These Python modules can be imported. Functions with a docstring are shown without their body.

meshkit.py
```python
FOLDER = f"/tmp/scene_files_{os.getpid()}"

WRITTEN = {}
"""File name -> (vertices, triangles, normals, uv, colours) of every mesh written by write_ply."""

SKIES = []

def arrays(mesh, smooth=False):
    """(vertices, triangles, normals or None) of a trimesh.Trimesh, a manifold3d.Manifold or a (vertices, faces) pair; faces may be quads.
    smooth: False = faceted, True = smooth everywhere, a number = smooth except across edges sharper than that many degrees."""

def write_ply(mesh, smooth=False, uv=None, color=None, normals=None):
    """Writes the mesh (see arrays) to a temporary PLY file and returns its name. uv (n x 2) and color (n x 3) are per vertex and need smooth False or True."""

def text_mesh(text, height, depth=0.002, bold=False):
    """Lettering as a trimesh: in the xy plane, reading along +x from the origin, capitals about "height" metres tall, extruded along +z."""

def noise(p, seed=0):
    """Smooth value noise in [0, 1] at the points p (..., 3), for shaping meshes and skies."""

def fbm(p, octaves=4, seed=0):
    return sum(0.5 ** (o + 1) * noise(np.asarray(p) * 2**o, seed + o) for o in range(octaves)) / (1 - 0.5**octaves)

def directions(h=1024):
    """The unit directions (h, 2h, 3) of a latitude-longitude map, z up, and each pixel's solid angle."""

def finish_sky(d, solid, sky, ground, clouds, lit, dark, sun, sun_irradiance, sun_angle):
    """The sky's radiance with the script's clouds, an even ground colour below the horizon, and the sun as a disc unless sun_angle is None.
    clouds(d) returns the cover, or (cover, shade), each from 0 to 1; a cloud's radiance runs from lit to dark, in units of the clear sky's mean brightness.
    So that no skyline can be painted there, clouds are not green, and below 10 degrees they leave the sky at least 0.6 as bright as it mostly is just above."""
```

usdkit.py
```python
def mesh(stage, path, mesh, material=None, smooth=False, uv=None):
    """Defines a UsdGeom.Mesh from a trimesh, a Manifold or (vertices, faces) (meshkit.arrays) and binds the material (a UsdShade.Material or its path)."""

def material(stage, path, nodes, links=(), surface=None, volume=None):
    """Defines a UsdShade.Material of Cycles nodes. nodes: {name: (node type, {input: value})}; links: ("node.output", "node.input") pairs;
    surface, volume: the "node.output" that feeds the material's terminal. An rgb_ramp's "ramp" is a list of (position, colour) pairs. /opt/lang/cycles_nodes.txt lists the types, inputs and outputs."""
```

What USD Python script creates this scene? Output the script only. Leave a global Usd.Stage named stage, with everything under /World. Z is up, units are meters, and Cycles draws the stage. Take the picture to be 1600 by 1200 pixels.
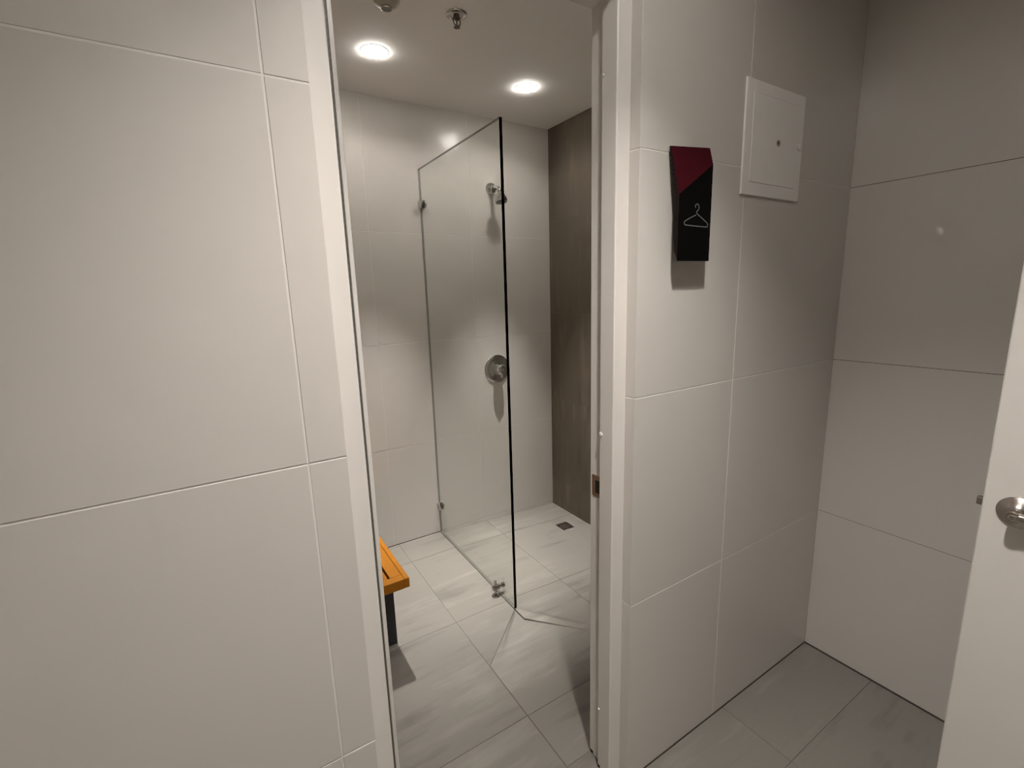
import math, random
import numpy as np, trimesh
import manifold3d as m3
from shapely.geometry import Polygon, LineString, MultiPolygon, box as sbox
from shapely.ops import split, unary_union
import usdkit
from pxr import Usd, UsdGeom, UsdLux, UsdShade, Gf, Sdf

random.seed(7)
rng = np.random.default_rng(7)
stage = Usd.Stage.CreateInMemory()
UsdGeom.SetStageUpAxis(stage, UsdGeom.Tokens.z)
UsdGeom.SetStageMetersPerUnit(stage, 1.0)
world = UsdGeom.Xform.Define(stage, '/World')
stage.SetDefaultPrim(world.GetPrim())

# ------------------------------------------------------------------ camera, light levels, exposure
CAM = np.array([0.0, -0.8324, 1.4756])
YAW, PITCH, ROLL, FPX = math.radians(31.922), math.radians(10.927), math.radians(-1.696), 734.0
EXPOSURE = 3.1
LAMP_CORE = 3350.0      # narrow beam of the shower lamps
LAMP_GLOW = 52.0        # their glowing cones
LAMP_RING = 10.0        # glowing rims added for their bloom and ceiling halo
LAMP_ROOM = 368.0
ROOM_GLOW = 29.0
LAMP_COLOR = (1.0, 0.955, 0.905)

fw = np.array([math.sin(YAW) * math.cos(PITCH), math.cos(YAW) * math.cos(PITCH), -math.sin(PITCH)])
rt = np.cross(fw, [0, 0, 1]); rt /= np.linalg.norm(rt)
up = np.cross(rt, fw)
c_, s_ = math.cos(ROLL), math.sin(ROLL)
rt, up = c_ * rt + s_ * up, -s_ * rt + c_ * up
cam = UsdGeom.Camera.Define(stage, '/World/camera')
cam.CreateHorizontalApertureAttr(36.0)
cam.CreateVerticalApertureAttr(27.0)
cam.CreateFocalLengthAttr(36.0 * FPX / 1600.0)
cam.CreateClippingRangeAttr(Gf.Vec2f(0.02, 100.0))
cam.CreateExposureAttr(EXPOSURE)
M4 = Gf.Matrix4d(*[float(v) for v in (*rt, 0, *up, 0, *(-fw), 0, *CAM, 1)])
cam.AddTransformOp().Set(M4)

# ------------------------------------------------------------------ helpers
used = {}
def numbered(parent, name):
    k = (parent, name)
    n = used.get(k, 0); used[k] = n + 1
    return name if n == 0 else f'{name}_{n:03d}'

def path_of(parent):
    return '/World' if parent is None else (str(parent.GetPath()) if hasattr(parent, 'GetPath') else str(parent.GetPrim().GetPath()))

def obj(name, mesh, mat, parent=None, smooth=False, label=None):
    pp = path_of(parent)
    p = f'{pp}/{numbered(pp, name)}'
    m = usdkit.mesh(stage, p, mesh, MAT[mat], smooth=smooth)
    if label:
        m.GetPrim().SetCustomDataByKey('label', label)
    return m.GetPrim()

def tag(prim, label=None, cat=None, group=None, kind=None):
    for k, v in (('label', label), ('category', cat), ('group', group), ('kind', kind)):
        if v:
            prim.SetCustomDataByKey(k, v)
    return prim

def thing(name, label, cat, loc=(0, 0, 0), rz=0.0, group=None, kind=None):
    x = UsdGeom.Xform.Define(stage, f'/World/{numbered("/World", name)}')
    x.AddTranslateOp().Set(Gf.Vec3d(*map(float, loc)))
    if rz:
        x.AddRotateZOp().Set(float(rz))
    return tag(x.GetPrim(), label, cat, group, kind)

def copy_of(src, loc, label, group=None):
    d = src.GetCustomData()
    x = UsdGeom.Xform.Define(stage, f'/World/{numbered("/World", src.GetName())}')
    x.AddTranslateOp().Set(Gf.Vec3d(*map(float, loc)))
    p = x.GetPrim()
    p.GetReferences().AddInternalReference(src.GetPath())
    x.GetXformOpOrderAttr().Set(x.GetXformOpOrderAttr().Get())
    p.SetInstanceable(True)
    return tag(p, label, d['category'], group or d.get('group'), d.get('kind'))

cat = trimesh.util.concatenate

def bx(x0, x1, y0, y1, z0, z1):
    m = trimesh.creation.box((x1 - x0, y1 - y0, z1 - z0))
    m.apply_translation(((x0 + x1) / 2, (y0 + y1) / 2, (z0 + z1) / 2))
    return m

def cbx(x0, x1, y0, y1, z0, z1, c=0.002):
    """A box with chamfered edges."""
    c = min(c, .45 * min(x1 - x0, y1 - y0, z1 - z0))
    pts = []
    for sx in (0, 1):
        for sy in (0, 1):
            for sz in (0, 1):
                for k in range(3):
                    d = [c, c, c]; d[k] = 0
                    pts.append([(x0 + d[0], x1 - d[0])[sx], (y0 + d[1], y1 - d[1])[sy], (z0 + d[2], z1 - d[2])[sz]])
    return trimesh.convex.convex_hull(np.array(pts))

def rbx(x0, x1, y0, y1, z0, z1, r=0.003, n=12):
    """A box with rounded edges (hull of spheres)."""
    r = min(r, .49 * min(x1 - x0, y1 - y0, z1 - z0))
    s = m3.Manifold.sphere(r, n)
    ps = [s.translate([x, y, z]) for x in (x0 + r, x1 - r) for y in (y0 + r, y1 - r) for z in (z0 + r, z1 - r)]
    return m3.Manifold.batch_hull(ps)

def frame_to(axis, origin=(0, 0, 0)):
    """4x4 that takes local +z to the axis."""
    T = trimesh.geometry.align_vectors([0, 0, 1], np.asarray(axis, float) / np.linalg.norm(axis))
    T = T.copy(); T[:3, 3] = origin
    return T

def lathe(profile, axis=(0, 0, 1), origin=(0, 0, 0), n=40):
    m = trimesh.creation.revolve(np.asarray(profile, float), sections=n)
    m.apply_transform(frame_to(axis, origin))
    return m

def tube(points, r, n=14):
    """Swept round tube along points, closed ends, r a number or one per point."""
    P = np.asarray(points, float); r = np.broadcast_to(r, len(P))
    T = np.gradient(P, axis=0); T /= np.linalg.norm(T, axis=1, keepdims=True)
    ref = np.array([0.31, 0.73, 0.6]); V = []
    for k in range(len(P)):
        a = np.cross(T[k], ref); a /= np.linalg.norm(a); b = np.cross(T[k], a); ref = np.cross(a, T[k])
        t = np.linspace(0, 2 * np.pi, n, endpoint=False)
        V.append(P[k] + r[k] * (np.cos(t)[:, None] * a + np.sin(t)[:, None] * b))
    V = np.vstack(V + [P[:1], P[-1:]]); F = []
    for k in range(len(P) - 1):
        for i in range(n):
            j = (i + 1) % n
            F += [[k * n + i, k * n + j, (k + 1) * n + j], [k * n + i, (k + 1) * n + j, (k + 1) * n + i]]
    e = len(V)
    for i in range(n):
        j = (i + 1) % n
        F += [[e - 2, j, i], [e - 1, (len(P) - 1) * n + i, (len(P) - 1) * n + j]]
    m = trimesh.Trimesh(V, F, process=False); m.fix_normals()
    return m

def cyl(p0, p1, r, n=28, c=0.0):
    p0, p1 = np.asarray(p0, float), np.asarray(p1, float); L = np.linalg.norm(p1 - p0)
    c = min(c, r * .5, L * .4)
    prof = [(0, 0), (r - c, 0), (r, c), (r, L - c), (r - c, L), (0, L)] if c else [(0, 0), (r, 0), (r, L), (0, L)]
    return lathe(prof, p1 - p0, p0, n)

def prism_yz(pts, x0, x1):
    m = trimesh.creation.extrude_polygon(Polygon(pts), x1 - x0, engine='earcut')
    m.apply_transform(np.array([[0, 0, 1, x0], [1, 0, 0, 0], [0, 1, 0, 0], [0, 0, 0, 1.0]])); m.fix_normals()
    return m

# ------------------------------------------------------------------ materials
MAT = {}
def mat(name, nodes, links=(), surface='p.BSDF'):
    MAT[name] = usdkit.material(stage, f'/World/Looks/{name}', nodes, links, surface=surface)

def plain(name, col, rough=.5, **kw):
    mat(name, {'p': ('principled_bsdf', dict(base_color=col, roughness=rough, **kw))})

def speckled(name, col, rough, var=.03, scale=3.0, bump=0.0, bscale=60.0, spec=.5):
    """Even colour with faint cloudiness and a slight change of tone from piece to piece."""
    a = tuple(x * (1 - var) for x in col); b = tuple(x * (1 + var) for x in col)
    nodes = {'g': ('geometry', {}), 'n': ('noise_texture', dict(scale=scale, detail=3.0)),
             'm': ('mix_color', dict(a=a, b=b)), 'p': ('principled_bsdf', dict(roughness=rough, specular_ior_level=spec))}
    links = [('g.position', 'n.vector'), ('n.fac', 'm.fac'), ('m.result', 'p.base_color')]
    if bump:
        nodes['n2'] = ('noise_texture', dict(scale=bscale, detail=2.0)); nodes['b'] = ('bump', dict(strength=bump, distance=.001))
        links += [('g.position', 'n2.vector'), ('n2.fac', 'b.height'), ('b.normal', 'p.normal')]
    mat(name, nodes, links)

WALL = (.60, .566, .522)
speckled('wall_tile', WALL, .24, .012, 2.0)
speckled('grout_light', (.71, .675, .63), .8, .03, 40)
speckled('grout_dark', (.10, .085, .07), .9, .05, 40)
speckled('grout_floor', (.14, .13, .115), .9, .05, 40)
speckled('paint_white', (.70, .665, .62), .28, .01, 4)
speckled('ceiling_paint', (.87, .845, .805), .8, .01, 5)
speckled('leaf_paint', (.66, .625, .58), .38, .01, 3)
speckled('panel_paint', (.83, .80, .76), .42, .01, 6)
plain('silver_screw', (.55, .52, .48), .3, metallic=1.0)
plain('dark_gap', (.02, .017, .014), .8)
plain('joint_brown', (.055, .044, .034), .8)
plain('chrome', (.50, .49, .475), .08, metallic=1.0)
plain('nickel', (.42, .375, .335), .25, metallic=1.0)
plain('clamp_steel', (.40, .375, .345), .2, metallic=1.0)
plain('steel', (.60, .57, .53), .28, metallic=1.0)
plain('drain_steel', (.16, .14, .125), .40, metallic=1.0)
plain('brass_steel', (.33, .255, .205), .35, metallic=1.0)
plain('rubber_white', (.72, .70, .66), .5)
plain('sign_black', (.0022, .0022, .0020), .45, specular_ior_level=.08)
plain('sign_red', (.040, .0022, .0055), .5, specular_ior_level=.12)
plain('sign_side', (.010, .004, .004), .5, specular_ior_level=.15)
plain('icon_grey', (.13, .13, .13), .5)
plain('bench_black', (.012, .012, .013), .45)
plain('baffle', (.03, .03, .03), .6)
plain('reflector', (.86, .85, .83), .6)
plain('plastic_cream', (.50, .46, .36), .45)
plain('plastic_dark', (.06, .056, .05), .4)
plain('plastic_grey', (.20, .185, .16), .4)
plain('edge_dark', (.0012, .0012, .001), .35, specular_ior_level=.1)
plain('seal_grey', (.20, .19, .165), .35)
plain('seal_dark', (.10, .095, .082), .45)  # colour of the floor seal, and of the painted gap shade on the leaf
mat('lamp', {'e': ('emission', dict(color=LAMP_COLOR, strength=LAMP_CORE))}, surface='e.emission')
mat('lamp_glow', {'e': ('emission', dict(color=LAMP_COLOR, strength=LAMP_GLOW))}, surface='e.emission')
mat('room_glow', {'e': ('emission', dict(color=LAMP_COLOR, strength=ROOM_GLOW))}, surface='e.emission')
mat('lamp_ring', {'e': ('emission', dict(color=LAMP_COLOR, strength=LAMP_RING))}, surface='e.emission')
mat('lamp_room', {'e': ('emission', dict(color=LAMP_COLOR, strength=LAMP_ROOM))}, surface='e.emission')
mat('pane', {'t': ('transparent_bsdf', dict(color=(.975, .984, .974))), 'g': ('glossy_bsdf', dict(color=(1, 1, 1), roughness=.01)),
             'f': ('fresnel', dict(IOR=1.45)), 'x': ('mix_closure', {}), 'q': ('geometry', {}),
             'i': ('math', dict(math_type='subtract', value1=1.0)), 'k': ('math', dict(math_type='multiply'))},
    [('q.backfacing', 'i.value2'), ('i.value', 'k.value1'), ('f.fac', 'k.value2'), ('k.value', 'x.fac'), ('t.BSDF', 'x.closure1'), ('g.BSDF', 'x.closure2')], surface='x.closure')

def stone(name, dark, mid, light, scl, rough, bump=.08, wmul=9.0):
    """Porcelain with long drawn-out streaks; each piece gets its own cut of the pattern."""
    mat(name, {
        'g': ('geometry', {}), 'o': ('object_info', {}),
        'w': ('math', dict(math_type='multiply', value2=wmul)),
        'mp': ('mapping', dict(mapping_type='point', scale=scl, rotation=(0, 0, .10 if scl[0] < scl[1] else 0))),
        'n': ('noise_texture', dict(dimensions='4D', scale=1.0, detail=6.0, roughness=.55, distortion=1.1)),
        'mp2': ('mapping', dict(mapping_type='point', scale=tuple(x * 3.2 for x in scl))),
        'n2': ('noise_texture', dict(dimensions='4D', scale=1.0, detail=5.0, roughness=.6, distortion=.6)),
        'n3': ('noise_texture', dict(dimensions='4D', scale=2.6, detail=3.0, roughness=.5)),
        'a': ('mix_float', dict(fac=.33)), 'a2': ('mix_float', dict(fac=.30)),
        'r': ('rgb_ramp', dict(ramp=[(.32, dark), (.47, mid), (.53, mid), (.66, light)])),
        'b': ('bump', dict(strength=bump, distance=.001)),
        'p': ('principled_bsdf', dict(roughness=rough))},
        [('g.position', 'mp.vector'), ('g.position', 'mp2.vector'), ('o.random', 'w.value1'), ('mp.vector', 'n.vector'), ('w.value', 'n.w'),
         ('mp2.vector', 'n2.vector'), ('w.value', 'n2.w'), ('g.position', 'n3.vector'), ('w.value', 'n3.w'),
         ('n.fac', 'a.a'), ('n2.fac', 'a.b'), ('a.result', 'a2.a'), ('n3.fac', 'a2.b'), ('a2.result', 'r.fac'), ('r.color', 'p.base_color'),
         ('n2.fac', 'b.height'), ('b.normal', 'p.normal')])
stone('floor_stone', (.088, .080, .070), (.205, .190, .169), (.288, .268, .241), (1.1, 8.0, 1.0), .36)
stone('dark_stone', (.048, .037, .026), (.104, .082, .058), (.185, .145, .104), (9.0, 9.0, 1.0), .42)

mat('bench_wood', {
    'g': ('geometry', {}), 'o': ('object_info', {}), 'w': ('math', dict(math_type='multiply', value2=5.0)),
    'mp': ('mapping', dict(mapping_type='point', scale=(60.0, 3.0, 60.0))),
    'n': ('noise_texture', dict(dimensions='4D', scale=1.0, detail=4.0, roughness=.5)),
    'm': ('mix_color', dict(a=(.27, .094, .0025), b=(.35, .130, .0045))),
    'p': ('principled_bsdf', dict(roughness=.5, specular_ior_level=.25))},
    [('g.position', 'mp.vector'), ('o.random', 'w.value1'), ('mp.vector', 'n.vector'), ('w.value', 'n.w'), ('n.fac', 'm.fac'), ('m.result', 'p.base_color')])

# ------------------------------------------------------------------ tiling
def tile_mesh(u0, u1, v0, v1, proud, back, ch=.0012):
    """A tile in (u, v, outward) coordinates: chamfered face at +proud, sides down to -back."""
    a = [[u0, v0], [u1, v0], [u1, v1], [u0, v1]]
    i = [[u0 + ch, v0 + ch], [u1 - ch, v0 + ch], [u1 - ch, v1 - ch], [u0 + ch, v1 - ch]]
    V = [(*p, -back) for p in a] + [(*p, proud - ch * .7) for p in a] + [(*p, proud) for p in i]
    F = []
    for L in (0, 4):
        for k in range(4):
            j = (k + 1) % 4
            F += [[L + k, L + j, L + 4 + j], [L + k, L + 4 + j, L + 4 + k]]
    F += [[8, 9, 10], [8, 10, 11]]
    F += [[2, 1, 0], [3, 2, 0]]
    return np.array(V, float), np.array(F)

def lay(parent, origin, U, V, N, us, vs, mat_, skip=None, joint=.003, proud=.0008, back=.006, lip=.0003, ch=.0007):
    """Lays tiles between the cut lines us, vs of the plane (origin, U, V, N); the plane is the face of the body behind."""
    origin, U, V, N = (np.asarray(a, float) for a in (origin, U, V, N))
    for a, b in zip(us[:-1], us[1:]):
        for c, d in zip(vs[:-1], vs[1:]):
            if skip and skip((a + b) / 2, (c + d) / 2):
                continue
            h = joint / 2
            e = [h if x not in (us[0], us[-1], vs[0], vs[-1]) else 0.0 for x in (a, b, c, d)]
            vv, ff = tile_mesh(a + e[0], b - e[1], c + e[2], d - e[3], proud + rng.uniform(-lip, lip), back, ch)
            w = origin + vv[:, :1] * U + vv[:, 1:2] * V + vv[:, 2:] * N
            if np.dot(np.cross(U, V), N) < 0:
                ff = ff[:, ::-1]
            obj('tile', (w, ff), mat_, parent)

# ------------------------------------------------------------------ dimensions
XL, XR = -1.05, 1.928          # the changing room
YBK = -1.42
ZC = 2.475
WT = .137                      # thickness of the wall with the doorway
DX0, DX1, DZ = .168, .890, 2.172   # hole in the tiling round the door frame
SX0, XD, YB = .075, 1.916, 1.730  # shower room
S = 'structure'

# ------------------------------------------------------------------ the setting
# wall with the doorway, seen from the changing room
wf = thing('wall_front', 'pale grey large-format tiled wall with the shower doorway in it', 'wall', kind=S)
P = .0008
obj('body', cat([bx(XL - .1, DX0, P, WT, 0, ZC), bx(DX1, XR + .1, P, WT, 0, ZC), bx(DX0, DX1, P, WT, DZ, ZC)]), 'grout_light', wf)
ux = [XL, .105, DX0 + .0008]
lay(wf, (0, P, 0), (1, 0, 0), (0, 0, 1), (0, -1, 0), ux, [0.002, .6, 1.2, 1.8, 2.4, ZC], 'wall_tile')
lay(wf, (0, P, 0), (1, 0, 0), (0, 0, 1), (0, -1, 0), [DX1 - .0008, 1.307, XR], [0.006, .6, 1.2, 1.8, 2.4, ZC], 'wall_tile')
lay(wf, (0, P, 0), (1, 0, 0), (0, 0, 1), (0, -1, 0), [DX0 + .0008, DX1 - .0008], [DZ - .0008, 2.4, ZC], 'wall_tile')
# tiled returns of the doorway
lay(wf, (DX1, P, 0), (0, 1, 0), (0, 0, 1), (-1, 0, 0), [.0, .034], [0.002, .6, 1.2, 1.8, DZ], 'wall_tile')
lay(wf, (DX0, P, 0), (0, 1, 0), (0, 0, 1), (1, 0, 0), [.0, .034], [0.002, .6, 1.2, 1.8, DZ], 'wall_tile')

wr = thing('wall_right', 'dim tiled side wall right of the doorway behind the open entry door', 'wall', kind=S)
obj('body', bx(XR + P, XR + .1, YBK - .1, P, 0, ZC), 'grout_dark', wr)
lay(wr, (XR + P, 0, 0), (0, 1, 0), (0, 0, 1), (-1, 0, 0), [YBK, -1.2, 0], [0.006, .5995, 1.2, 1.8, 2.4, ZC], 'wall_tile', joint=.0016, ch=.0004)

wl = thing('wall_left', 'pale tiled end wall of the changing room left of the camera', 'wall', kind=S)
obj('body', bx(XL - .1, XL - P, YBK - .1, P, 0, ZC), 'grout_light', wl)
lay(wl, (XL - P, 0, 0), (0, 1, 0), (0, 0, 1), (1, 0, 0), [YBK, -1.2, 0], [0.002, .6, 1.2, 1.8, 2.4, ZC], 'wall_tile')

HX0, HX1 = .66, 1.44           # entry doorway behind the camera
wb = thing('wall_back', 'pale tiled wall with the entry doorway behind the camera', 'wall', kind=S)
obj('body', cat([bx(XL - .1, HX0, YBK - .1, YBK, 0, ZC), bx(HX1, XR + .1, YBK - .1, YBK, 0, ZC), bx(HX0, HX1, YBK - .1, YBK, 2.16, ZC)]), 'wall_tile', wb)
obj('casing', cat([bx(HX0, HX0 + .04, YBK - .11, YBK + .012, 0, 2.16), bx(HX1 - .04, HX1, YBK - .11, YBK + .012, 0, 2.16), bx(HX0, HX1, YBK - .11, YBK + .012, 2.12, 2.16)]), 'paint_white', wb)

wsb = thing('wall_shower_back', 'satin grey tiled back wall of the shower carrying the shower head and valve', 'wall', kind=S)
obj('body', bx(SX0 - .1, XD + .1, YB + P, YB + .1, -.05, ZC), 'grout_light', wsb)
lay(wsb, (0, YB + P, 0), (1, 0, 0), (0, 0, 1), (0, -1, 0), [SX0, .145, .745, 1.345, XD], [-.05, .0155, .6155, 1.2155, 1.8155, ZC], 'wall_tile', joint=.0022, lip=.0002)

wsr = thing('wall_shower_right', 'dark brown streaked stone-look tiled side wall of the shower', 'wall', kind=S)
obj('body', bx(XD + P, XD + .1, WT, YB + P, -.06, ZC), 'grout_floor', wsr)
lay(wsr, (XD + P, 0, 0), (0, 1, 0), (0, 0, 1), (-1, 0, 0), [WT, .53, 1.13, YB], [-.06, .175, .760, 1.341, 1.920, ZC], 'dark_stone', joint=.003)

wsl = thing('wall_shower_left', 'pale tiled side wall of the shower room behind the bench', 'wall', kind=S)
obj('body', bx(SX0 - .1, SX0 - P, WT, YB + P, 0, ZC), 'grout_light', wsl)
lay(wsl, (SX0 - P, 0, 0), (0, 1, 0), (0, 0, 1), (1, 0, 0), [WT, .53, 1.13, YB], [0.03, .6155, 1.2155, 1.8155, 2.4155, ZC], 'wall_tile')

wsf = thing('wall_shower_front', 'pale tiled inner face of the doorway wall inside the shower room', 'wall', kind=S)
for a, b, v in ((SX0, DX0, [0.0, .6, 1.2, 1.8, 2.4, ZC]), (DX1, 1.45, [-.02, .6, 1.2, 1.8, 2.4, ZC]), (1.45, XD, [-.03, .6, 1.2, 1.8, 2.4, ZC]), (DX0, DX1, [DZ, 2.4, ZC])):
    lay(wsf, (0, WT, 0), (1, 0, 0), (0, 0, 1), (0, 1, 0), [a, b], v, 'wall_tile', proud=.004)

RL, RA = (.50, -.60), .070      # the changing room's lamp, its aperture
ce = m3.Manifold.cube([XR - XL + .2, WT * .5 - YBK + .1, .12]).translate([XL - .1, YBK - .1, ZC]) - m3.Manifold.cylinder(.3, RA + .001, RA + .001, 48).translate([*RL, ZC - .1])
ce = obj('ceiling', ce, 'ceiling_paint')
tag(ce, 'plain painted ceiling over the changing room in front of the doorway', 'ceiling', kind=S)

# shower ceiling with round holes for the lamps
LAMPS = [(.700, 1.290), (1.452, 1.285)]
RH = .045
slab = m3.Manifold.cube([XD + .2 - SX0, YB + .1 - WT * .5, .17]).translate([SX0 - .1, WT * .5, ZC])
for lx, ly in LAMPS:
    slab -= m3.Manifold.cylinder(.3, RH + .001, RH + .001, 48).translate([lx, ly, ZC - .1])
tag(obj('ceiling', slab, 'ceiling_paint'), 'plain painted ceiling of the shower room holding two round downlights', 'ceiling', kind=S)

# ---- floor: every tile its own slab on a grout bed, with the slope to the drain
def plane3(a, b, c):
    n = np.cross(np.subtract(b, a), np.subtract(c, a))
    return lambda x, y: a[2] - (n[0] * (x - a[0]) + n[1] * (y - a[1])) / n[2]
flat = lambda x, y: 0.0 * x
left_slope = lambda x, y: np.maximum(0.0, .022 * (np.asarray(y) - .80) / .93)
pan = lambda x, y: .007 - .040 * (np.asarray(x) - 1.0345) + .004 * (np.asarray(y) - .8)
fl = thing('floor', 'grey streaked stone-look porcelain tile floor running through the doorway', 'floor', kind=S)
obj('bed', bx(XL - .1, XR + .1, YBK - 1.0, YB + .1, -.12, -.052), 'grout_floor', fl)
A = (1.0345, .865); Bp = (.767, .630); A2 = (1.0345, .782)
pan_poly = Polygon([A, (1.0345, YB), (XD, YB), (XD, WT), (1.62, WT), A2])
wedge = Polygon([Bp, A, A2, (1.62, WT), (.767, WT)])
left_poly = Polygon([(SX0, WT), (.767, WT), Bp, A, (1.0345, YB), (SX0, YB)])
front_poly = Polygon([(XL, YBK - .9), (XR, YBK - .9), (XR, 0), (DX1, 0), (DX1, WT), (DX0, WT), (DX0, 0), (XL, 0)])
xs = [-1.035, -.435, .165, .765, 1.365, 1.965]; ys = [-2.04, -1.44, -.84, -.24, .358, .938, 1.512]
def cut(poly):
    out = [poly]
    for ln in [LineString([(x, -9), (x, 9)]) for x in xs] + [LineString([(-9, y), (9, y)]) for y in ys]:
        out = [g for q in out for g in split(q, ln).geoms]
    return out
def slab_mesh(poly, h, drop=.05, ch=.0005):
    """Top face with a small chamfer following the height function h, sides down."""
    poly = poly.simplify(.002)
    if poly.exterior.is_ccw is False:
        poly = Polygon(list(poly.exterior.coords)[::-1])
    inner = poly.buffer(-ch, join_style=2)
    if inner.is_empty or inner.geom_type != 'Polygon':
        return None
    v, f = trimesh.creation.triangulate_polygon(inner, engine='earcut')
    top = np.column_stack([v, h(v[:, 0], v[:, 1])])
    parts = [trimesh.Trimesh(top, f, process=False)]
    if parts[0].face_normals[:, 2].mean() < 0:
        parts[0].invert()
    ext = np.array(poly.exterior.coords)[:-1]; 
    ri = np.array(inner.exterior.coords)[:-1]
    if not inner.exterior.is_ccw:
        ri = ri[::-1]
    if len(ri) == len(ext):
        k = np.argmin(((ri - ext[0]) ** 2).sum(1)); ri = np.roll(ri, -k, axis=0)
        n = len(ext)
        V = np.vstack([np.column_stack([ri, h(ri[:, 0], ri[:, 1])]), np.column_stack([ext, h(ext[:, 0], ext[:, 1]) - ch * .8]),
                       np.column_stack([ext, h(ext[:, 0], ext[:, 1]) - drop])])
        F = []
        for L in (0, n):
            for i in range(n):
                j = (i + 1) % n
                F += [[L + i, L + n + i, L + n + j], [L + i, L + n + j, L + j]]
        parts.append(trimesh.Trimesh(V, F, process=False))
    return cat(parts)
DR = (1.762, 1.398, .043)   # drain centre and half size
drain_hole = sbox(DR[0] - DR[2], DR[1] - DR[2], DR[0] + DR[2], DR[1] + DR[2])
for region, h in ((left_poly, left_slope), (wedge, flat), (pan_poly, pan), (front_poly, flat)):
    for g in cut(region):
        g = g.buffer(-.0010, join_style=2)
        if g.is_empty or g.area < 2e-4 or g.geom_type != 'Polygon':
            continue
        pieces = [g]
        if g.intersects(drain_hole):
            # the tile round the drain is cut in pieces about the grate
            pieces = []
            for xa, xb, ya, yb in ((-9, DR[0] - DR[2], -9, 9), (DR[0] + DR[2], 9, -9, 9), (DR[0] - DR[2], DR[0] + DR[2], -9, DR[1] - DR[2]), (DR[0] - DR[2], DR[0] + DR[2], DR[1] + DR[2], 9)):
                q = g.intersection(sbox(xa, ya, xb, yb))
                if not q.is_empty and q.geom_type == 'Polygon':
                    pieces.append(q)
            ms = [slab_mesh(q, h, ch=.0004) for q in pieces]
            obj('tile', cat([m for m in ms if m is not None]), 'floor_stone', fl)
            continue
        m = slab_mesh(g, h)
        if m is not None:
            obj('tile', m, 'floor_stone', fl)
# grout between the tiles, following the same heights just below them
gm = []
for region, h in ((left_poly, left_slope), (wedge, flat), (pan_poly, pan), (front_poly, flat)):
    if region is pan_poly:
        region = region.difference(drain_hole)
    for x0, x1 in zip([-9] + [x for x in np.arange(-1.0, 2.0, .1)], [x for x in np.arange(-1.0, 2.0, .1)] + [9]):
        q = region.intersection(sbox(x0, -9, x1, 9))
        for g in getattr(q, 'geoms', [q]):
            if g.is_empty or g.geom_type != 'Polygon' or g.area < 1e-6:
                continue
            for y0 in np.arange(-2.4, 1.8, .35):
                r = g.intersection(sbox(-9, y0, 9, y0 + .35))
                for t in getattr(r, 'geoms', [r]):
                    if t.is_empty or t.geom_type != 'Polygon' or t.area < 1e-7:
                        continue
                    v, f = trimesh.creation.triangulate_polygon(t, engine='earcut')
                    mm = trimesh.Trimesh(np.column_stack([v, h(v[:, 0], v[:, 1]) - .0016]), f, process=False)
                    if mm.face_normals[:, 2].mean() < 0:
                        mm.invert()
                    gm.append(mm)
obj('grout', cat(gm), 'grout_floor', fl)

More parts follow.
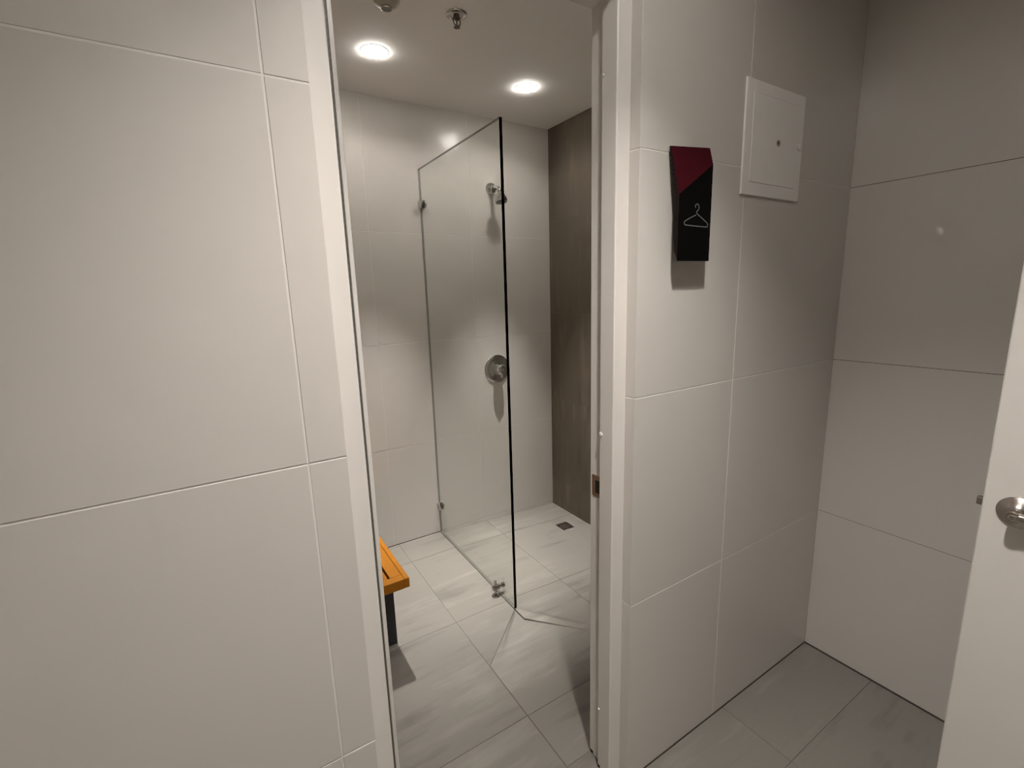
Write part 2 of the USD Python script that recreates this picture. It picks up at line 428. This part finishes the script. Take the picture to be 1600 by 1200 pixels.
# dark joint where the walls of the changing room meet its floor
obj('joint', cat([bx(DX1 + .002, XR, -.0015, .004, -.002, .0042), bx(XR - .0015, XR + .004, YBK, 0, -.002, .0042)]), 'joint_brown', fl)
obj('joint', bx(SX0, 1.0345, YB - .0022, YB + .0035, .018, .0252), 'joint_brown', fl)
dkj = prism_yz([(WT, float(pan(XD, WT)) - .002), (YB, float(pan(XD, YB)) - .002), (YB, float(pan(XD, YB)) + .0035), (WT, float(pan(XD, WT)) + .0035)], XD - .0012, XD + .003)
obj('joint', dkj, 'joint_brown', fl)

# ------------------------------------------------------------------ door_1: the frame and its leaf, opened into the shower room
FX0, FX1 = .210, .846          # clear opening at the stop
FY0, FY1, FY2 = .033, .0845, .138
RB = .015
d1 = thing('door_1', 'white painted door frame of the shower doorway with its leaf folded open inside', 'door', kind=S)
ZT = 2.130
def jamb_profile(sgn, xin, xout):
    """plan outline of a jamb: face, stop, rear rebate; rounded front arris"""
    r = .004
    arc = [(xin + sgn * (r - r * math.sin(t)), FY0 + r - r * math.cos(t)) for t in np.linspace(0, math.pi / 2, 5)]
    r2 = .003
    arc2 = [(xin + sgn * (r2 - r2 * math.cos(t)), FY1 - r2 + r2 * math.sin(t)) for t in np.linspace(0, math.pi / 2, 4)]
    return [(xout, FY0)] + arc + arc2 + [(xin + sgn * RB, FY1), (xin + sgn * RB, FY2 - .002), (xin + sgn * (RB + .002), FY2), (xout, FY2)]
def extrude_plan(pts, z0, z1):
    m = trimesh.creation.extrude_polygon(Polygon(pts), z1 - z0, engine='earcut'); m.apply_translation((0, 0, z0))
    return m
obj('jamb', extrude_plan(jamb_profile(-1, FX0, DX0 + .001), .002, ZT + .04), 'paint_white', d1, smooth=35)
# right jamb with the chipped, damp-stained foot
jr = extrude_plan(jamb_profile(1, FX1, DX1 - .001), .016, ZT + .04)
obj('jamb', jr, 'paint_white', d1, smooth=35)
foot = Polygon([(FX1 + .004, FY0 + .002), (FX1 + .004, FY1), (FX1 + RB + .003, FY1), (FX1 + RB + .003, FY2 - .004), (DX1 - .003, FY2 - .004), (DX1 - .003, FY0 + .002)])
obj('jamb_foot', extrude_plan(list(foot.exterior.coords), 0.0, .0162), 'dark_gap', d1, label='dark decayed gap under the right jamb')
chips = []
for y, w, hgt in ((.040, .030, .006), (.062, .022, .010), (.089, .03, .006), (.108, .026, .012)):
    px = FX1 + .0005 if y < FY1 - .02 else FX1 + RB + .0005
    chips.append(bx(px, px + .02, y - w / 2, y + w / 2, .016 - hgt, .017))
obj('jamb_chip', cat(chips), 'paint_white', d1)
hd = [(FY0, ZT), (FY1, ZT), (FY1, ZT + RB - .004), (FY2, ZT + RB - .004), (FY2, ZT + .04), (FY0, ZT + .04)]
hm = trimesh.creation.extrude_polygon(Polygon(hd), FX1 - FX0 + 2 * RB, engine='earcut')
hm.apply_transform(np.array([[0, 0, 1, FX0 - RB], [1, 0, 0, 0], [0, 1, 0, 0], [0, 0, 0, 1.0]]))
obj('head', hm, 'paint_white', d1)
# strike plate with its dark latch hole, in the rear rebate of the right jamb
xr = FX1 + RB
sp = sbox(.0865, .898, .1285, .962).buffer(-.004).buffer(.004).difference(sbox(.096, .910, .1155, .948))
sm = trimesh.creation.extrude_polygon(sp, .0016, engine='earcut')
sm.apply_transform(np.array([[0, 0, -1, xr + .0003], [1, 0, 0, 0], [0, 1, 0, 0], [0, 0, 0, 1.0]])); sm.fix_normals()
obj('strike_plate', sm, 'brass_steel', d1, label='bronze-toned strike plate with a dark latch hole')
obj('latch_hole', bx(xr - .0008, xr + .001, .094, .117, .908, .950), 'dark_gap', d1)
for z in (1.094, .221, 1.972):
    rr = .0062 if z > .5 and z < 1.5 else .0035
    obj('silencer', lathe([(0, 0), (rr, 0), (rr, .002), (rr * .75, .0035), (rr * .35, .0038), (0, .003)], (-1, 0, 0), (FX1 + .0002, .0785, z), 20), 'rubber_white', d1, smooth=40, label='small white rubber buffer on the jamb' if z == 1.094 else None)
# the open leaf, seen as a thin strip beyond the left jamb
obj('leaf', cbx(.2015, .2490, .1465, .772, .012, 2.118, .0015), 'leaf_paint', d1)
obj('edge_lipping', cbx(.2400, .2490, .1425, .1465, .012, 2.118, .001), 'leaf_paint', d1)
obj('edge_lipping', cbx(.2017, .2345, .1430, .1465, .012, 2.118, .001), 'leaf_paint', d1)
obj('edge_seal', bx(.2346, .2399, .1450, .1464, .012, 2.118), 'seal_dark', d1, label='dark strip painted for the gap shade at the hinge edge of the leaf')  # dark strip put in for the shade of the hinge-side gap
for z in (.25, 1.07, 1.905):
    obj('hinge', cat([cyl((.1965, .142, z - .045), (.1965, .142, z + .045), .0035, 16), bx(.1965, .2215, .1408, .1426, z - .045, z + .045)]), 'nickel', d1)

# ------------------------------------------------------------------ door_2: the entry leaf at the right
LX, LY = 1.410, -.554
d2 = thing('door_2', 'off-white entry door leaf standing open at the right edge of the view', 'door', kind=S)
obj('leaf', cbx(LX, LX + .040, -1.395, LY, .010, 2.11, .0025), 'leaf_paint', d2)
LZ = .981
obj('latch_bolt', cat([rbx_m for rbx_m in [trimesh.Trimesh(*(lambda mm: (mm.vert_properties[:, :3], mm.tri_verts))(rbx(LX + .012, LX + .026, LY - .004, LY + .0125, LZ - .009, LZ + .009, .002).to_mesh()))]]), 'nickel', d2, smooth=40)
obj('latch_plate', cbx(LX + .008, LX + .030, LY - .001, LY + .0012, LZ - .028, LZ + .028, .0006), 'nickel', d2)
# conical rose, hub with a set screw, lever running back along the leaf
KY = -.6105
rose = lathe([(0, 0), (.0335, 0), (.0338, .002), (.0315, .0045), (.022, .010), (.0155, .0145), (.0125, .0175), (.0115, .021), (0, .021)], (-1, 0, 0), (LX, KY, LZ), 48)
obj('rose', rose, 'nickel', d2, smooth=40)
obj('lever_hub', lathe([(0, .018), (.0115, .018), (.0118, .020), (.0105, .0212), (.0105, .0228), (.0122, .024), (.0128, .030), (.0128, .0405), (.0115, .043), (0, .043)], (-1, 0, 0), (LX, KY, LZ), 36), 'nickel', d2, smooth=35)
obj('keyhole', lathe([(0, 0), (.0062, 0), (.0062, .0012), (.0048, .0014), (.0046, .0002), (0, .0002)], (-1, .1, -.15), (LX - .0429, KY, LZ), 24), 'steel', d2, smooth=35)
obj('keyway', lathe([(0, 0), (.0043, 0), (.0043, .0006), (0, .0006)], (-1, .1, -.15), (LX - .0430, KY, LZ), 20), 'dark_gap', d2)
lev = tube([(LX - .034, KY + .004, LZ), (LX - .0345, KY - .02, LZ + .0005), (LX - .036, KY - .05, LZ + .001), (LX - .037, KY - .085, LZ + .001), (LX - .0365, KY - .115, LZ)], [.0108, .0108, .0102, .0096, .008], 20)
obj('lever', lev, 'nickel', d2, smooth=50)
for z in (.25, 1.07, 1.9):
    obj('hinge', cyl((LX + .048, -1.40, z - .045), (LX + .048, -1.40, z + .045), .007, 16), 'nickel', d2)

# ------------------------------------------------------------------ frameless glass shower screen
GX, GY0, GT = 1.0345, .865, 2.150
gs = thing('shower_screen', 'frameless clear glass shower screen standing on the floor against the back wall', 'shower screen', (0, 0, 0))
gth = .012
obj('pane', prism_yz([(GY0 + .001, .003), (YB - .003, .0235), (YB - .003, GT - .001), (GY0 + .001, GT - .001)], GX, GX + gth), 'pane', gs)
obj('front_edge', bx(GX - .0003, GX + gth + .0003, GY0, GY0 + .0012, .0005, GT), 'edge_dark', gs, label='front edge of the glass with its dark internal reflection painted near-black')  # internal reflection of the glass edge painted as opaque black
obj('top_edge', bx(GX - .0001, GX + gth + .0001, GY0 + .001, YB - .003, GT - .0012, GT), 'seal_grey', gs)
obj('wall_seal', bx(GX + .001, GX + gth - .001, YB - .004, YB - .0002, .02, GT), 'seal_grey', gs)
obj('floor_seal', prism_yz([(GY0 + .006, -.004), (YB - .004, .0135), (YB - .004, .0275), (GY0 + .006, .0068)], GX - .0012, GX + gth + .0012), 'seal_dark', gs)
# two half-round wall clamps
for z in (1.966, .198):
    cl = lathe([(0, 0), (.020, 0), (.0235, .002), (.024, .006), (.0225, .0095), (.019, .011), (0, .011)], (1, 0, 0), (0, 0, 0), 40)
    parts = []
    for s in (-1, 1):
        c = cl.copy(); c.apply_scale((s, 1, 1))
        if s < 0: c.invert()
        c = trimesh.intersections.slice_mesh_plane(c, [0, -1, 0], [0, .017, 0], cap=False)
        c.apply_translation((GX + (0 if s < 0 else gth), YB - .0185, z)); parts.append(c)
    parts.append(bx(GX - .011, GX + gth + .011, YB - .003, YB - .0002, z - .016, z + .016))
    obj('clamp', cat(parts), 'chrome', gs, smooth=35, label='chrome half-round wall clamp')
# floor support at the front foot
FYS, FXS = 1.000, GX - .024
fz = float(left_slope(FXS, FYS))
obj('floor_support', cat([
    lathe([(0, 0), (.0195, 0), (.0195, .003), (.017, .0058), (0, .0068)], (0, 0, 1), (FXS, FYS, fz), 36),
    cyl((FXS, FYS, fz + .004), (FXS, FYS, fz + .082), .0062, 20, .001),
    cyl((FXS - .016, FYS, fz + .046), (GX, FYS, fz + .046), .0125, 28, .002),
    cyl((GX + gth, FYS, fz + .046), (GX + gth + .014, FYS, fz + .046), .0125, 28, .002),
    cyl((GX - .001, FYS, fz + .046), (GX + gth + .001, FYS, fz + .046), .005, 16)]), 'clamp_steel', gs, smooth=35, label='brushed steel post and clamp holding the glass to the floor')

# ------------------------------------------------------------------ shower head on the back wall
HX, HZ = 1.487, 2.087
sh = thing('wall_shower', 'chrome bell shower head on a short bent arm high on the back wall', 'shower', (HX, YB, HZ))
obj('flange', lathe([(0, 0), (.034, 0), (.035, .003), (.0345, .009), (.031, .018), (.025, .026), (.0175, .032), (.0125, .035), (0, .0355)], (0, -1, 0), (0, 0, 0), 48), 'chrome', sh, smooth=45)
arc = [(0, -.015, 0), (0, -.040, .0), (0, -.060, -.001), (0, -.076, -.005), (0, -.088, -.012), (0, -.096, -.021), (0, -.100, -.031)]
obj('arm', tube(arc, .0105, 20), 'chrome', sh, smooth=60)
ax = np.array([0, -.27, -.963]); p0 = np.array([0, -.098, -.022])
obj('swivel', lathe([(0, 0), (.013, 0), (.0135, .004), (.0135, .012), (.012, .014), (.0148, .018), (.0155, .024), (.013, .030), (0, .030)], ax, p0, 36), 'chrome', sh, smooth=45)
obj('bell', lathe([(0, .022), (.013, .023), (.021, .027), (.0275, .035), (.033, .047), (.036, .059), (.037, .067), (.0365, .071), (.0335, .073), (.0325, .070), (0, .070)], ax, p0, 48), 'chrome', sh, smooth=45)
noz = [lathe([(0, .0695), (.030, .0695), (.0295, .0725), (.016, .0735), (0, .0735)], ax, p0, 36)]
T = frame_to(ax, p0)
for r, n in ((.009, 6), (.018, 12), (.027, 18)):
    for k in range(n):
        t = 2 * math.pi * k / n
        q = T @ np.array([r * math.cos(t), r * math.sin(t), .0728, 1]); noz.append(cyl(q[:3], q[:3] + ax * .002, .0012, 8))
obj('spray_face', cat(noz), 'plastic_dark', sh)

# ------------------------------------------------------------------ shower valve
vz = 1.006
sv = thing('shower_valve', 'round chrome shower valve plate with a stubby handle on the back wall', 'shower valve', (1.487, YB, vz))
obj('escutcheon', lathe([(0, 0), (.088, 0), (.0895, .002), (.088, .005), (.080, .0095), (.070, .0120), (.066, .0115), (.062, .0125), (.045, .0165), (.034, .0185), (0, .0185)], (0, -1, 0), (0, 0, 0), 72), 'chrome', sv, smooth=40)
obj('handle_hub', lathe([(0, .017), (.033, .017), (.0335, .022), (.032, .030), (.030, .033), (.034, .037), (.0345, .052), (.033, .062), (.028, .070), (.018, .0745), (0, .076)], (0, -1, 0), (0, 0, 0), 56), 'chrome', sv, smooth=40)
obj('handle', tube([(0, -.054, -.012), (0, -.060, -.028), (.001, -.063, -.042), (.001, -.062, -.054)], [.0125, .0118, .0105, .007], 18), 'chrome', sv, smooth=60)
obj('cap', lathe([(0, .0755), (.010, .0755), (.0098, .078), (.006, .0792), (0, .0795)], (0, -1, 0), (0, 0, 0), 28), 'steel', sv, smooth=40)
for a in (math.radians(140), math.radians(-35)):
    obj('screw', lathe([(0, 0), (.0045, 0), (.004, .0022), (0, .003)], (0, -1, 0), (.074 * math.cos(a), -.0105, .074 * math.sin(a)), 16), 'steel', sv, smooth=40)

# ------------------------------------------------------------------ floor drain
dz = float(pan(DR[0], DR[1]))
dr = thing('floor_drain', 'small square dark metal floor drain by the dark shower wall', 'floor drain', (DR[0], DR[1], dz - .004))
h = DR[2] - .0015
fr = Polygon([(-h, -h), (h, -h), (h, h), (-h, h)]).difference(Polygon([(.034 * math.cos(t), .034 * math.sin(t)) for t in np.linspace(0, 2 * np.pi, 40, endpoint=False)]))
def tilt(m):
    m.apply_transform(np.array([[1, 0, 0, 0], [0, 1, 0, 0], [-.040, .004, 1, 0], [0, 0, 0, 1.0]]))
    return m
obj('frame', tilt(trimesh.creation.extrude_polygon(fr, .0045, engine='earcut')), 'drain_steel', dr)
disc = Polygon([(.0325 * math.cos(t), .0325 * math.sin(t)) for t in np.linspace(0, 2 * np.pi, 40, endpoint=False)])
for r_, n_ in ((.0, 1), (.012, 6), (.023, 12)):
    for k in range(n_):
        t = 2 * math.pi * k / n_
        disc = disc.difference(Polygon([(r_ * math.cos(t) + .0028 * math.cos(a), r_ * math.sin(t) + .0028 * math.sin(a)) for a in np.linspace(0, 2 * np.pi, 10, endpoint=False)]))
obj('grate', tilt(trimesh.creation.extrude_polygon(disc, .0035, engine='earcut')), 'steel', dr)
cupm = bx(-h, h, -h, h, -.012, -.0005)
obj('sump', tilt(cupm), 'dark_gap', dr)

# ------------------------------------------------------------------ bench
BXR, BY0, BY1, BZ = .523, .814, 1.690, .390
BX0 = .150
bz0 = float(left_slope(.4, .96))
be = thing('bench', 'orange slatted wooden bench on black metal legs beside the doorway', 'bench', (0, 0, 0))
obj('rail', cbx(BXR - .0195, BXR, BY0, BY1, BZ - .041, BZ, .0018), 'bench_wood', be)
obj('rail', cbx(BX0, BX0 + .0195, BY0, BY1, BZ - .041, BZ, .0018), 'bench_wood', be)
obj('end_board', cbx(BX0 + .0199, BXR - .0199, BY0, BY0 + .036, BZ - .041, BZ, .0015), 'bench_wood', be)
obj('end_board', cbx(BX0 + .0199, BXR - .0199, BY1 - .036, BY1, BZ - .041, BZ, .0015), 'bench_wood', be)
x = BXR - .0205
while x - .046 > BX0 + .02:
    obj('slat', cbx(x - .0455, x, BY0 + .0365, BY1 - .0365, BZ - .022, BZ - .0003, .0015), 'bench_wood', be)
    x -= .0455 + .0085
for y in (.962, BY1 - .19):
    z0 = float(left_slope(.4, y))
    for x0 in (BX0 + .027, .450):
        obj('leg', cbx(x0, x0 + .047, y, y + .047, z0 + .0005, BZ - .041, .0015), 'bench_black', be)
    obj('crossbar', cbx(BX0 + .07, .452, y + .010, y + .037, .055, .085, .001), 'bench_black', be)
    obj('bearer', cbx(BX0 + .027, .497, y + .006, y + .041, BZ - .0415, BZ - .0225, .001), 'bench_black', be)
    for x0 in (BX0 + .05, .4735):
        obj('fixing_bolt', cyl((x0 - .03 if x0 > .3 else x0 + .03, y + .012, .070), (x0 - .03 if x0 > .3 else x0 + .03, y - .010, .070), .006, 14, .001), 'bench_black', be)
obj('stretcher', cbx(.31, .34, .985, BY1 - .17, .057, .083, .001), 'bench_black', be)

# ------------------------------------------------------------------ hanger sign on the wall
sg = thing('hanger_sign', 'black and dark red faceted sign with a clothes hanger pictogram', 'sign', (0, 0, 0))
x0, x1 = .983, 1.107
D = .040
p5, p4, p3, p6 = (x0, -D, 1.542), (x1, -D, 1.543), (x1, -D, 1.778), (x0, -D, 1.698)
tl, tr = (x0, -.0110, 1.813), (x1, -.0285, 1.819)
back = lambda p, t: (p[0], min(p[1] + t, -.004), p[2])
V = [p5, p4, p3, p6, tl, tr]
B5, B4 = (x0, -.031, 1.566), (x1, -.031, 1.566)
BB = [B5, B4, back(p3, .009), back(p6, .010), back(tl, .005), back(tr, .009)]
def tri(*idx): return list(idx)
allv = np.array(V + BB, float)
black_f = [[0, 1, 2], [0, 2, 3]]
red_f = [[3, 2, 5], [3, 5, 4]]
side = []
ring = [0, 1, 2, 5, 4, 3]
for a, b in zip(ring, ring[1:] + ring[:1]):
    side += [[a, a + 6, b + 6], [a, b + 6, b]]
bk = [[6, 8, 7], [6, 9, 8], [9, 11, 8], [9, 10, 11]]
obj('black_panel', (allv[:4], np.array(black_f)), 'sign_black', sg, label='black lower facet')
obj('red_panel', (allv[[3, 2, 5, 4]], np.array([[0, 1, 2], [0, 2, 3]])), 'sign_red', sg, label='dark red folded upper facet')
shell = trimesh.Trimesh(allv, side + bk, process=False)
obj('shell', shell, 'sign_side', sg)
obj('mount', bx(1.03, 1.085, -.031, -.0003, 1.60, 1.67), 'sign_side', sg)
hk = np.array([(1.0447, 1.6715), (1.0446, 1.6748), (1.0462, 1.6783), (1.0509, 1.6799), (1.0556, 1.6788), (1.0584, 1.6755), (1.0592, 1.6717), (1.0582, 1.6687), (1.0562, 1.6662), (1.0515, 1.6629),
               (1.0500, 1.6605), (1.0502, 1.6585), (1.0539, 1.6558), (1.0721, 1.6473), (1.0894, 1.6389), (1.0938, 1.6362), (1.0956, 1.6325), (1.0952, 1.6290), (1.0930, 1.6269), (1.0813, 1.6269), (1.0450, 1.6274), (1.0100, 1.6280),
               (1.0062, 1.6292), (1.0047, 1.6318), (1.0051, 1.6350), (1.0074, 1.6374), (1.0250, 1.6451), (1.0472, 1.6534)])
ic = LineString(hk).buffer(.00135)
im = trimesh.creation.extrude_polygon(ic, .0006, engine='earcut')
im.apply_transform(np.array([[1, 0, 0, 0], [0, 0, -1, -D], [0, 1, 0, 0], [0, 0, 0, 1.0]])); im.fix_normals()
obj('hanger_pictogram', im, 'icon_grey', sg, label='thin grey outline of a clothes hanger')

# ------------------------------------------------------------------ access panel
apn = thing('access_panel', 'square white access panel with a keyhole set on the tiled wall', 'access panel', (1.4325, 0, 1.8775))
w = .149
outer = Polygon([(-w, -w), (w, -w), (w, w), (-w, w)]); inn = Polygon([(-.116, -.114), (.116, -.114), (.116, .118), (-.116, .118)])
def to_wall(m, y0):
    m.apply_transform(np.array([[1, 0, 0, 0], [0, 0, -1, y0], [0, 1, 0, 0], [0, 0, 0, 1.0]])); m.fix_normals()
    return m
rim = m3.Manifold.batch_hull([m3.Manifold.cube([2 * w, .001, 2 * w]).translate([-w, -.0022, -w]), m3.Manifold.cube([2 * w - .003, .001, 2 * w - .003]).translate([-w + .0015, -.0062, -w + .0015])]) \
    - m3.Manifold.cube([.232, .02, .232]).translate([-.116, -.012, -.114])
obj('rim', rim, 'panel_paint', apn)
obj('door', cbx(-.1154, .1154, -.0070, -.0005, -.1132, .1174, .0010), 'panel_paint', apn)
obj('lock', lathe([(0, 0), (.0085, 0), (.0085, .0015), (.0065, .0028), (.0058, .0014), (0, .0014)], (0, -1, 0), (.0155, -.0075, .0025), 28), 'silver_screw', apn, smooth=40, label='small round cam lock')
obj('keyway', cat([bx(.009, .022, -.0093, -.0086, .0008, .0042)]), 'dark_gap', apn)
obj('finger_catch', lathe([(0, 0), (.0085, 0), (.0085, .004), (.006, .006), (0, .0065)], (0, -1, 0), (.126, -.0062, .0065), 24), 'panel_paint', apn, smooth=40)

# ------------------------------------------------------------------ ceiling fittings
def lamp_parts(t, lamp_mat):
    R = RH
    obj('trim', lathe([(R - .004, 0), (R + .012, 0), (R + .012, -.0008), (R + .008, -.0018), (R, -.0020), (R - .0035, -.0012), (R - .004, 0)], (0, 0, 1), (0, 0, 0), 56), 'ceiling_paint', t, smooth=50)
    obj('can', lathe([(R, .016), (R - .002, .0165), (R - .002, .034), (.0285, .034), (.028, .1405), (0, .1405), (0, .144), (R, .144), (R, .016)], (0, 0, 1), (0, 0, 0), 48), 'baffle', t, smooth=40, label='lamp housing')
    obj('lip', lathe([(R, 0), (R - .0035, -.0002), (R - .0035, .0158), (R, .0158), (R, 0)], (0, 0, 1), (0, 0, 0), 48), 'reflector', t, smooth=40, label='white inner lip')
    obj('rim', lathe([(R - .0025, -.0004), (R - .0022, -.005), (R - .003, -.008), (R - .0045, -.0095), (R - .006, -.008), (R - .006, -.0004), (R - .0025, -.0004)], (0, 0, 1), (0, 0, 0), 48), 'lamp_ring', t, smooth=50, label='added glowing rim for the bloom of the lamp')  # emissive ring added to enlarge the lamp's bloom and brighten the ceiling
    obj('diffuser', lathe([(R - .004, .016), (.028, .032), (.031, .0325), (R - .004, .019), (R - .004, .016)], (0, 0, 1), (0, 0, 0), 48), 'lamp_glow', t, smooth=50, label='glowing frosted cone of the lamp')
    obj('bulb', lathe([(0, .135), (.018, .135), (.018, .138), (0, .138)], (0, 0, 1), (0, 0, 0), 40), lamp_mat, t, smooth=50, label='bright lamp deep inside')
dl = thing('downlight', 'glowing recessed downlight in the shower ceiling nearer the doorway side, left one', 'downlight', (*LAMPS[0], ZC))
lamp_parts(dl, 'lamp')
copy_of(dl, (*LAMPS[1], ZC), 'glowing recessed downlight in the shower ceiling above the shower head, right one')

# the changing room's own lamp, deep in its can, in the ceiling just outside the frame
rd = thing('downlight', 'deep recessed downlight in the changing room ceiling near the camera', 'downlight', (*RL, ZC))
obj('trim', lathe([(RA - .004, 0), (RA + .010, 0), (RA + .011, -.002), (RA + .007, -.004), (RA - .002, -.004), (RA - .004, -.002), (RA - .004, 0)], (0, 0, 1), (0, 0, 0), 48), 'ceiling_paint', rd, smooth=50)
obj('can', lathe([(RA, 0), (RA - .002, .0005), (RA - .002, .009), (RA - .001, .034), (.0465, .034), (.046, .095), (0, .095), (0, .098), (RA, .098), (RA, 0)], (0, 0, 1), (0, 0, 0), 48), 'baffle', rd, smooth=40)
obj('diffuser', lathe([(RA - .003, .006), (.046, .030), (.046, .033), (RA - .003, .009), (RA - .003, .006)], (0, 0, 1), (0, 0, 0), 48), 'room_glow', rd, smooth=50)
obj('bulb', lathe([(0, .079), (.036, .079), (.036, .082), (0, .082)], (0, 0, 1), (0, 0, 0), 40), 'lamp_room', rd)

# smoke detector
sd = thing('smoke_detector', 'cream domed smoke detector on the shower ceiling by the left downlight', 'smoke detector', (.622, .890, ZC))
obj('base', lathe([(0, 0), (.052, 0), (.052, -.008), (.050, -.011), (0, -.011)][::-1], (0, 0, 1), (0, 0, 0), 48), 'plastic_cream', sd, smooth=35)
obj('body', lathe([(0, -.010), (.047, -.010), (.0465, -.020), (.041, -.032), (.030, -.040), (.020, -.043), (0, -.0435)][::-1], (0, 0, 1), (0, 0, 0), 48), 'plastic_cream', sd, smooth=35)
obj('sensor_cap', lathe([(0, -.0425), (.0175, -.0425), (.018, -.046), (.016, -.0485), (.013, -.0475), (0, -.0475)][::-1], (0, 0, 1), (0, .004, 0), 36), 'plastic_grey', sd, smooth=35)
obj('sensor_ring', lathe([(.0165, -.044), (.0195, -.044), (.0195, -.0485), (.0175, -.0495), (.0165, -.048)][::-1], (0, 0, 1), (0, .004, 0), 36), 'chrome', sd, smooth=40)

# sprinkler
sk = thing('sprinkler', 'small pendent fire sprinkler in a chrome cup in the shower ceiling', 'sprinkler', (.882, .890, ZC))
obj('escutcheon', lathe([(.024, .0), (.038, .0), (.0385, -.002), (.034, -.0045), (.026, -.005), (.024, -.004), (.024, 0)], (0, 0, 1), (0, 0, 0), 48), 'clamp_steel', sk, smooth=40)
obj('cup', lathe([(0, -.0006), (.025, -.0006), (.025, -.0014), (0, -.0014)][::-1], (0, 0, 1), (0, 0, 0), 40), 'ceiling_paint', sk)
obj('body', lathe([(0, 0), (.0105, 0), (.0105, -.010), (.0125, -.011), (.0125, -.016), (.008, -.018), (.005, -.020), (0, -.020)][::-1], (0, 0, 1), (0, 0, 0), 24), 'drain_steel', sk, smooth=35)
for s in (-1, 1):
    obj('frame_arm', tube([(s * .0095, s * .002, -.013), (s * .0165, s * .003, -.020), (s * .0155, s * .003, -.028), (s * .008, s * .001, -.036), (0, 0, -.040)], .0023, 10), 'drain_steel', sk, smooth=60)
obj('bulb', cyl((0, 0, -.019), (0, 0, -.037), .0022, 12), 'drain_steel', sk, smooth=40)
dfl = Polygon([((.0125 if k % 2 == 0 else .0105) * math.cos(2 * math.pi * k / 32), (.0125 if k % 2 == 0 else .0105) * math.sin(2 * math.pi * k / 32)) for k in range(32)])
dm = trimesh.creation.extrude_polygon(dfl, .0014, engine='earcut'); dm.apply_translation((0, 0, -.0435))
obj('deflector', cat([dm, cyl((0, 0, -.0425), (0, 0, -.0375), .0042, 14)]), 'drain_steel', sk)
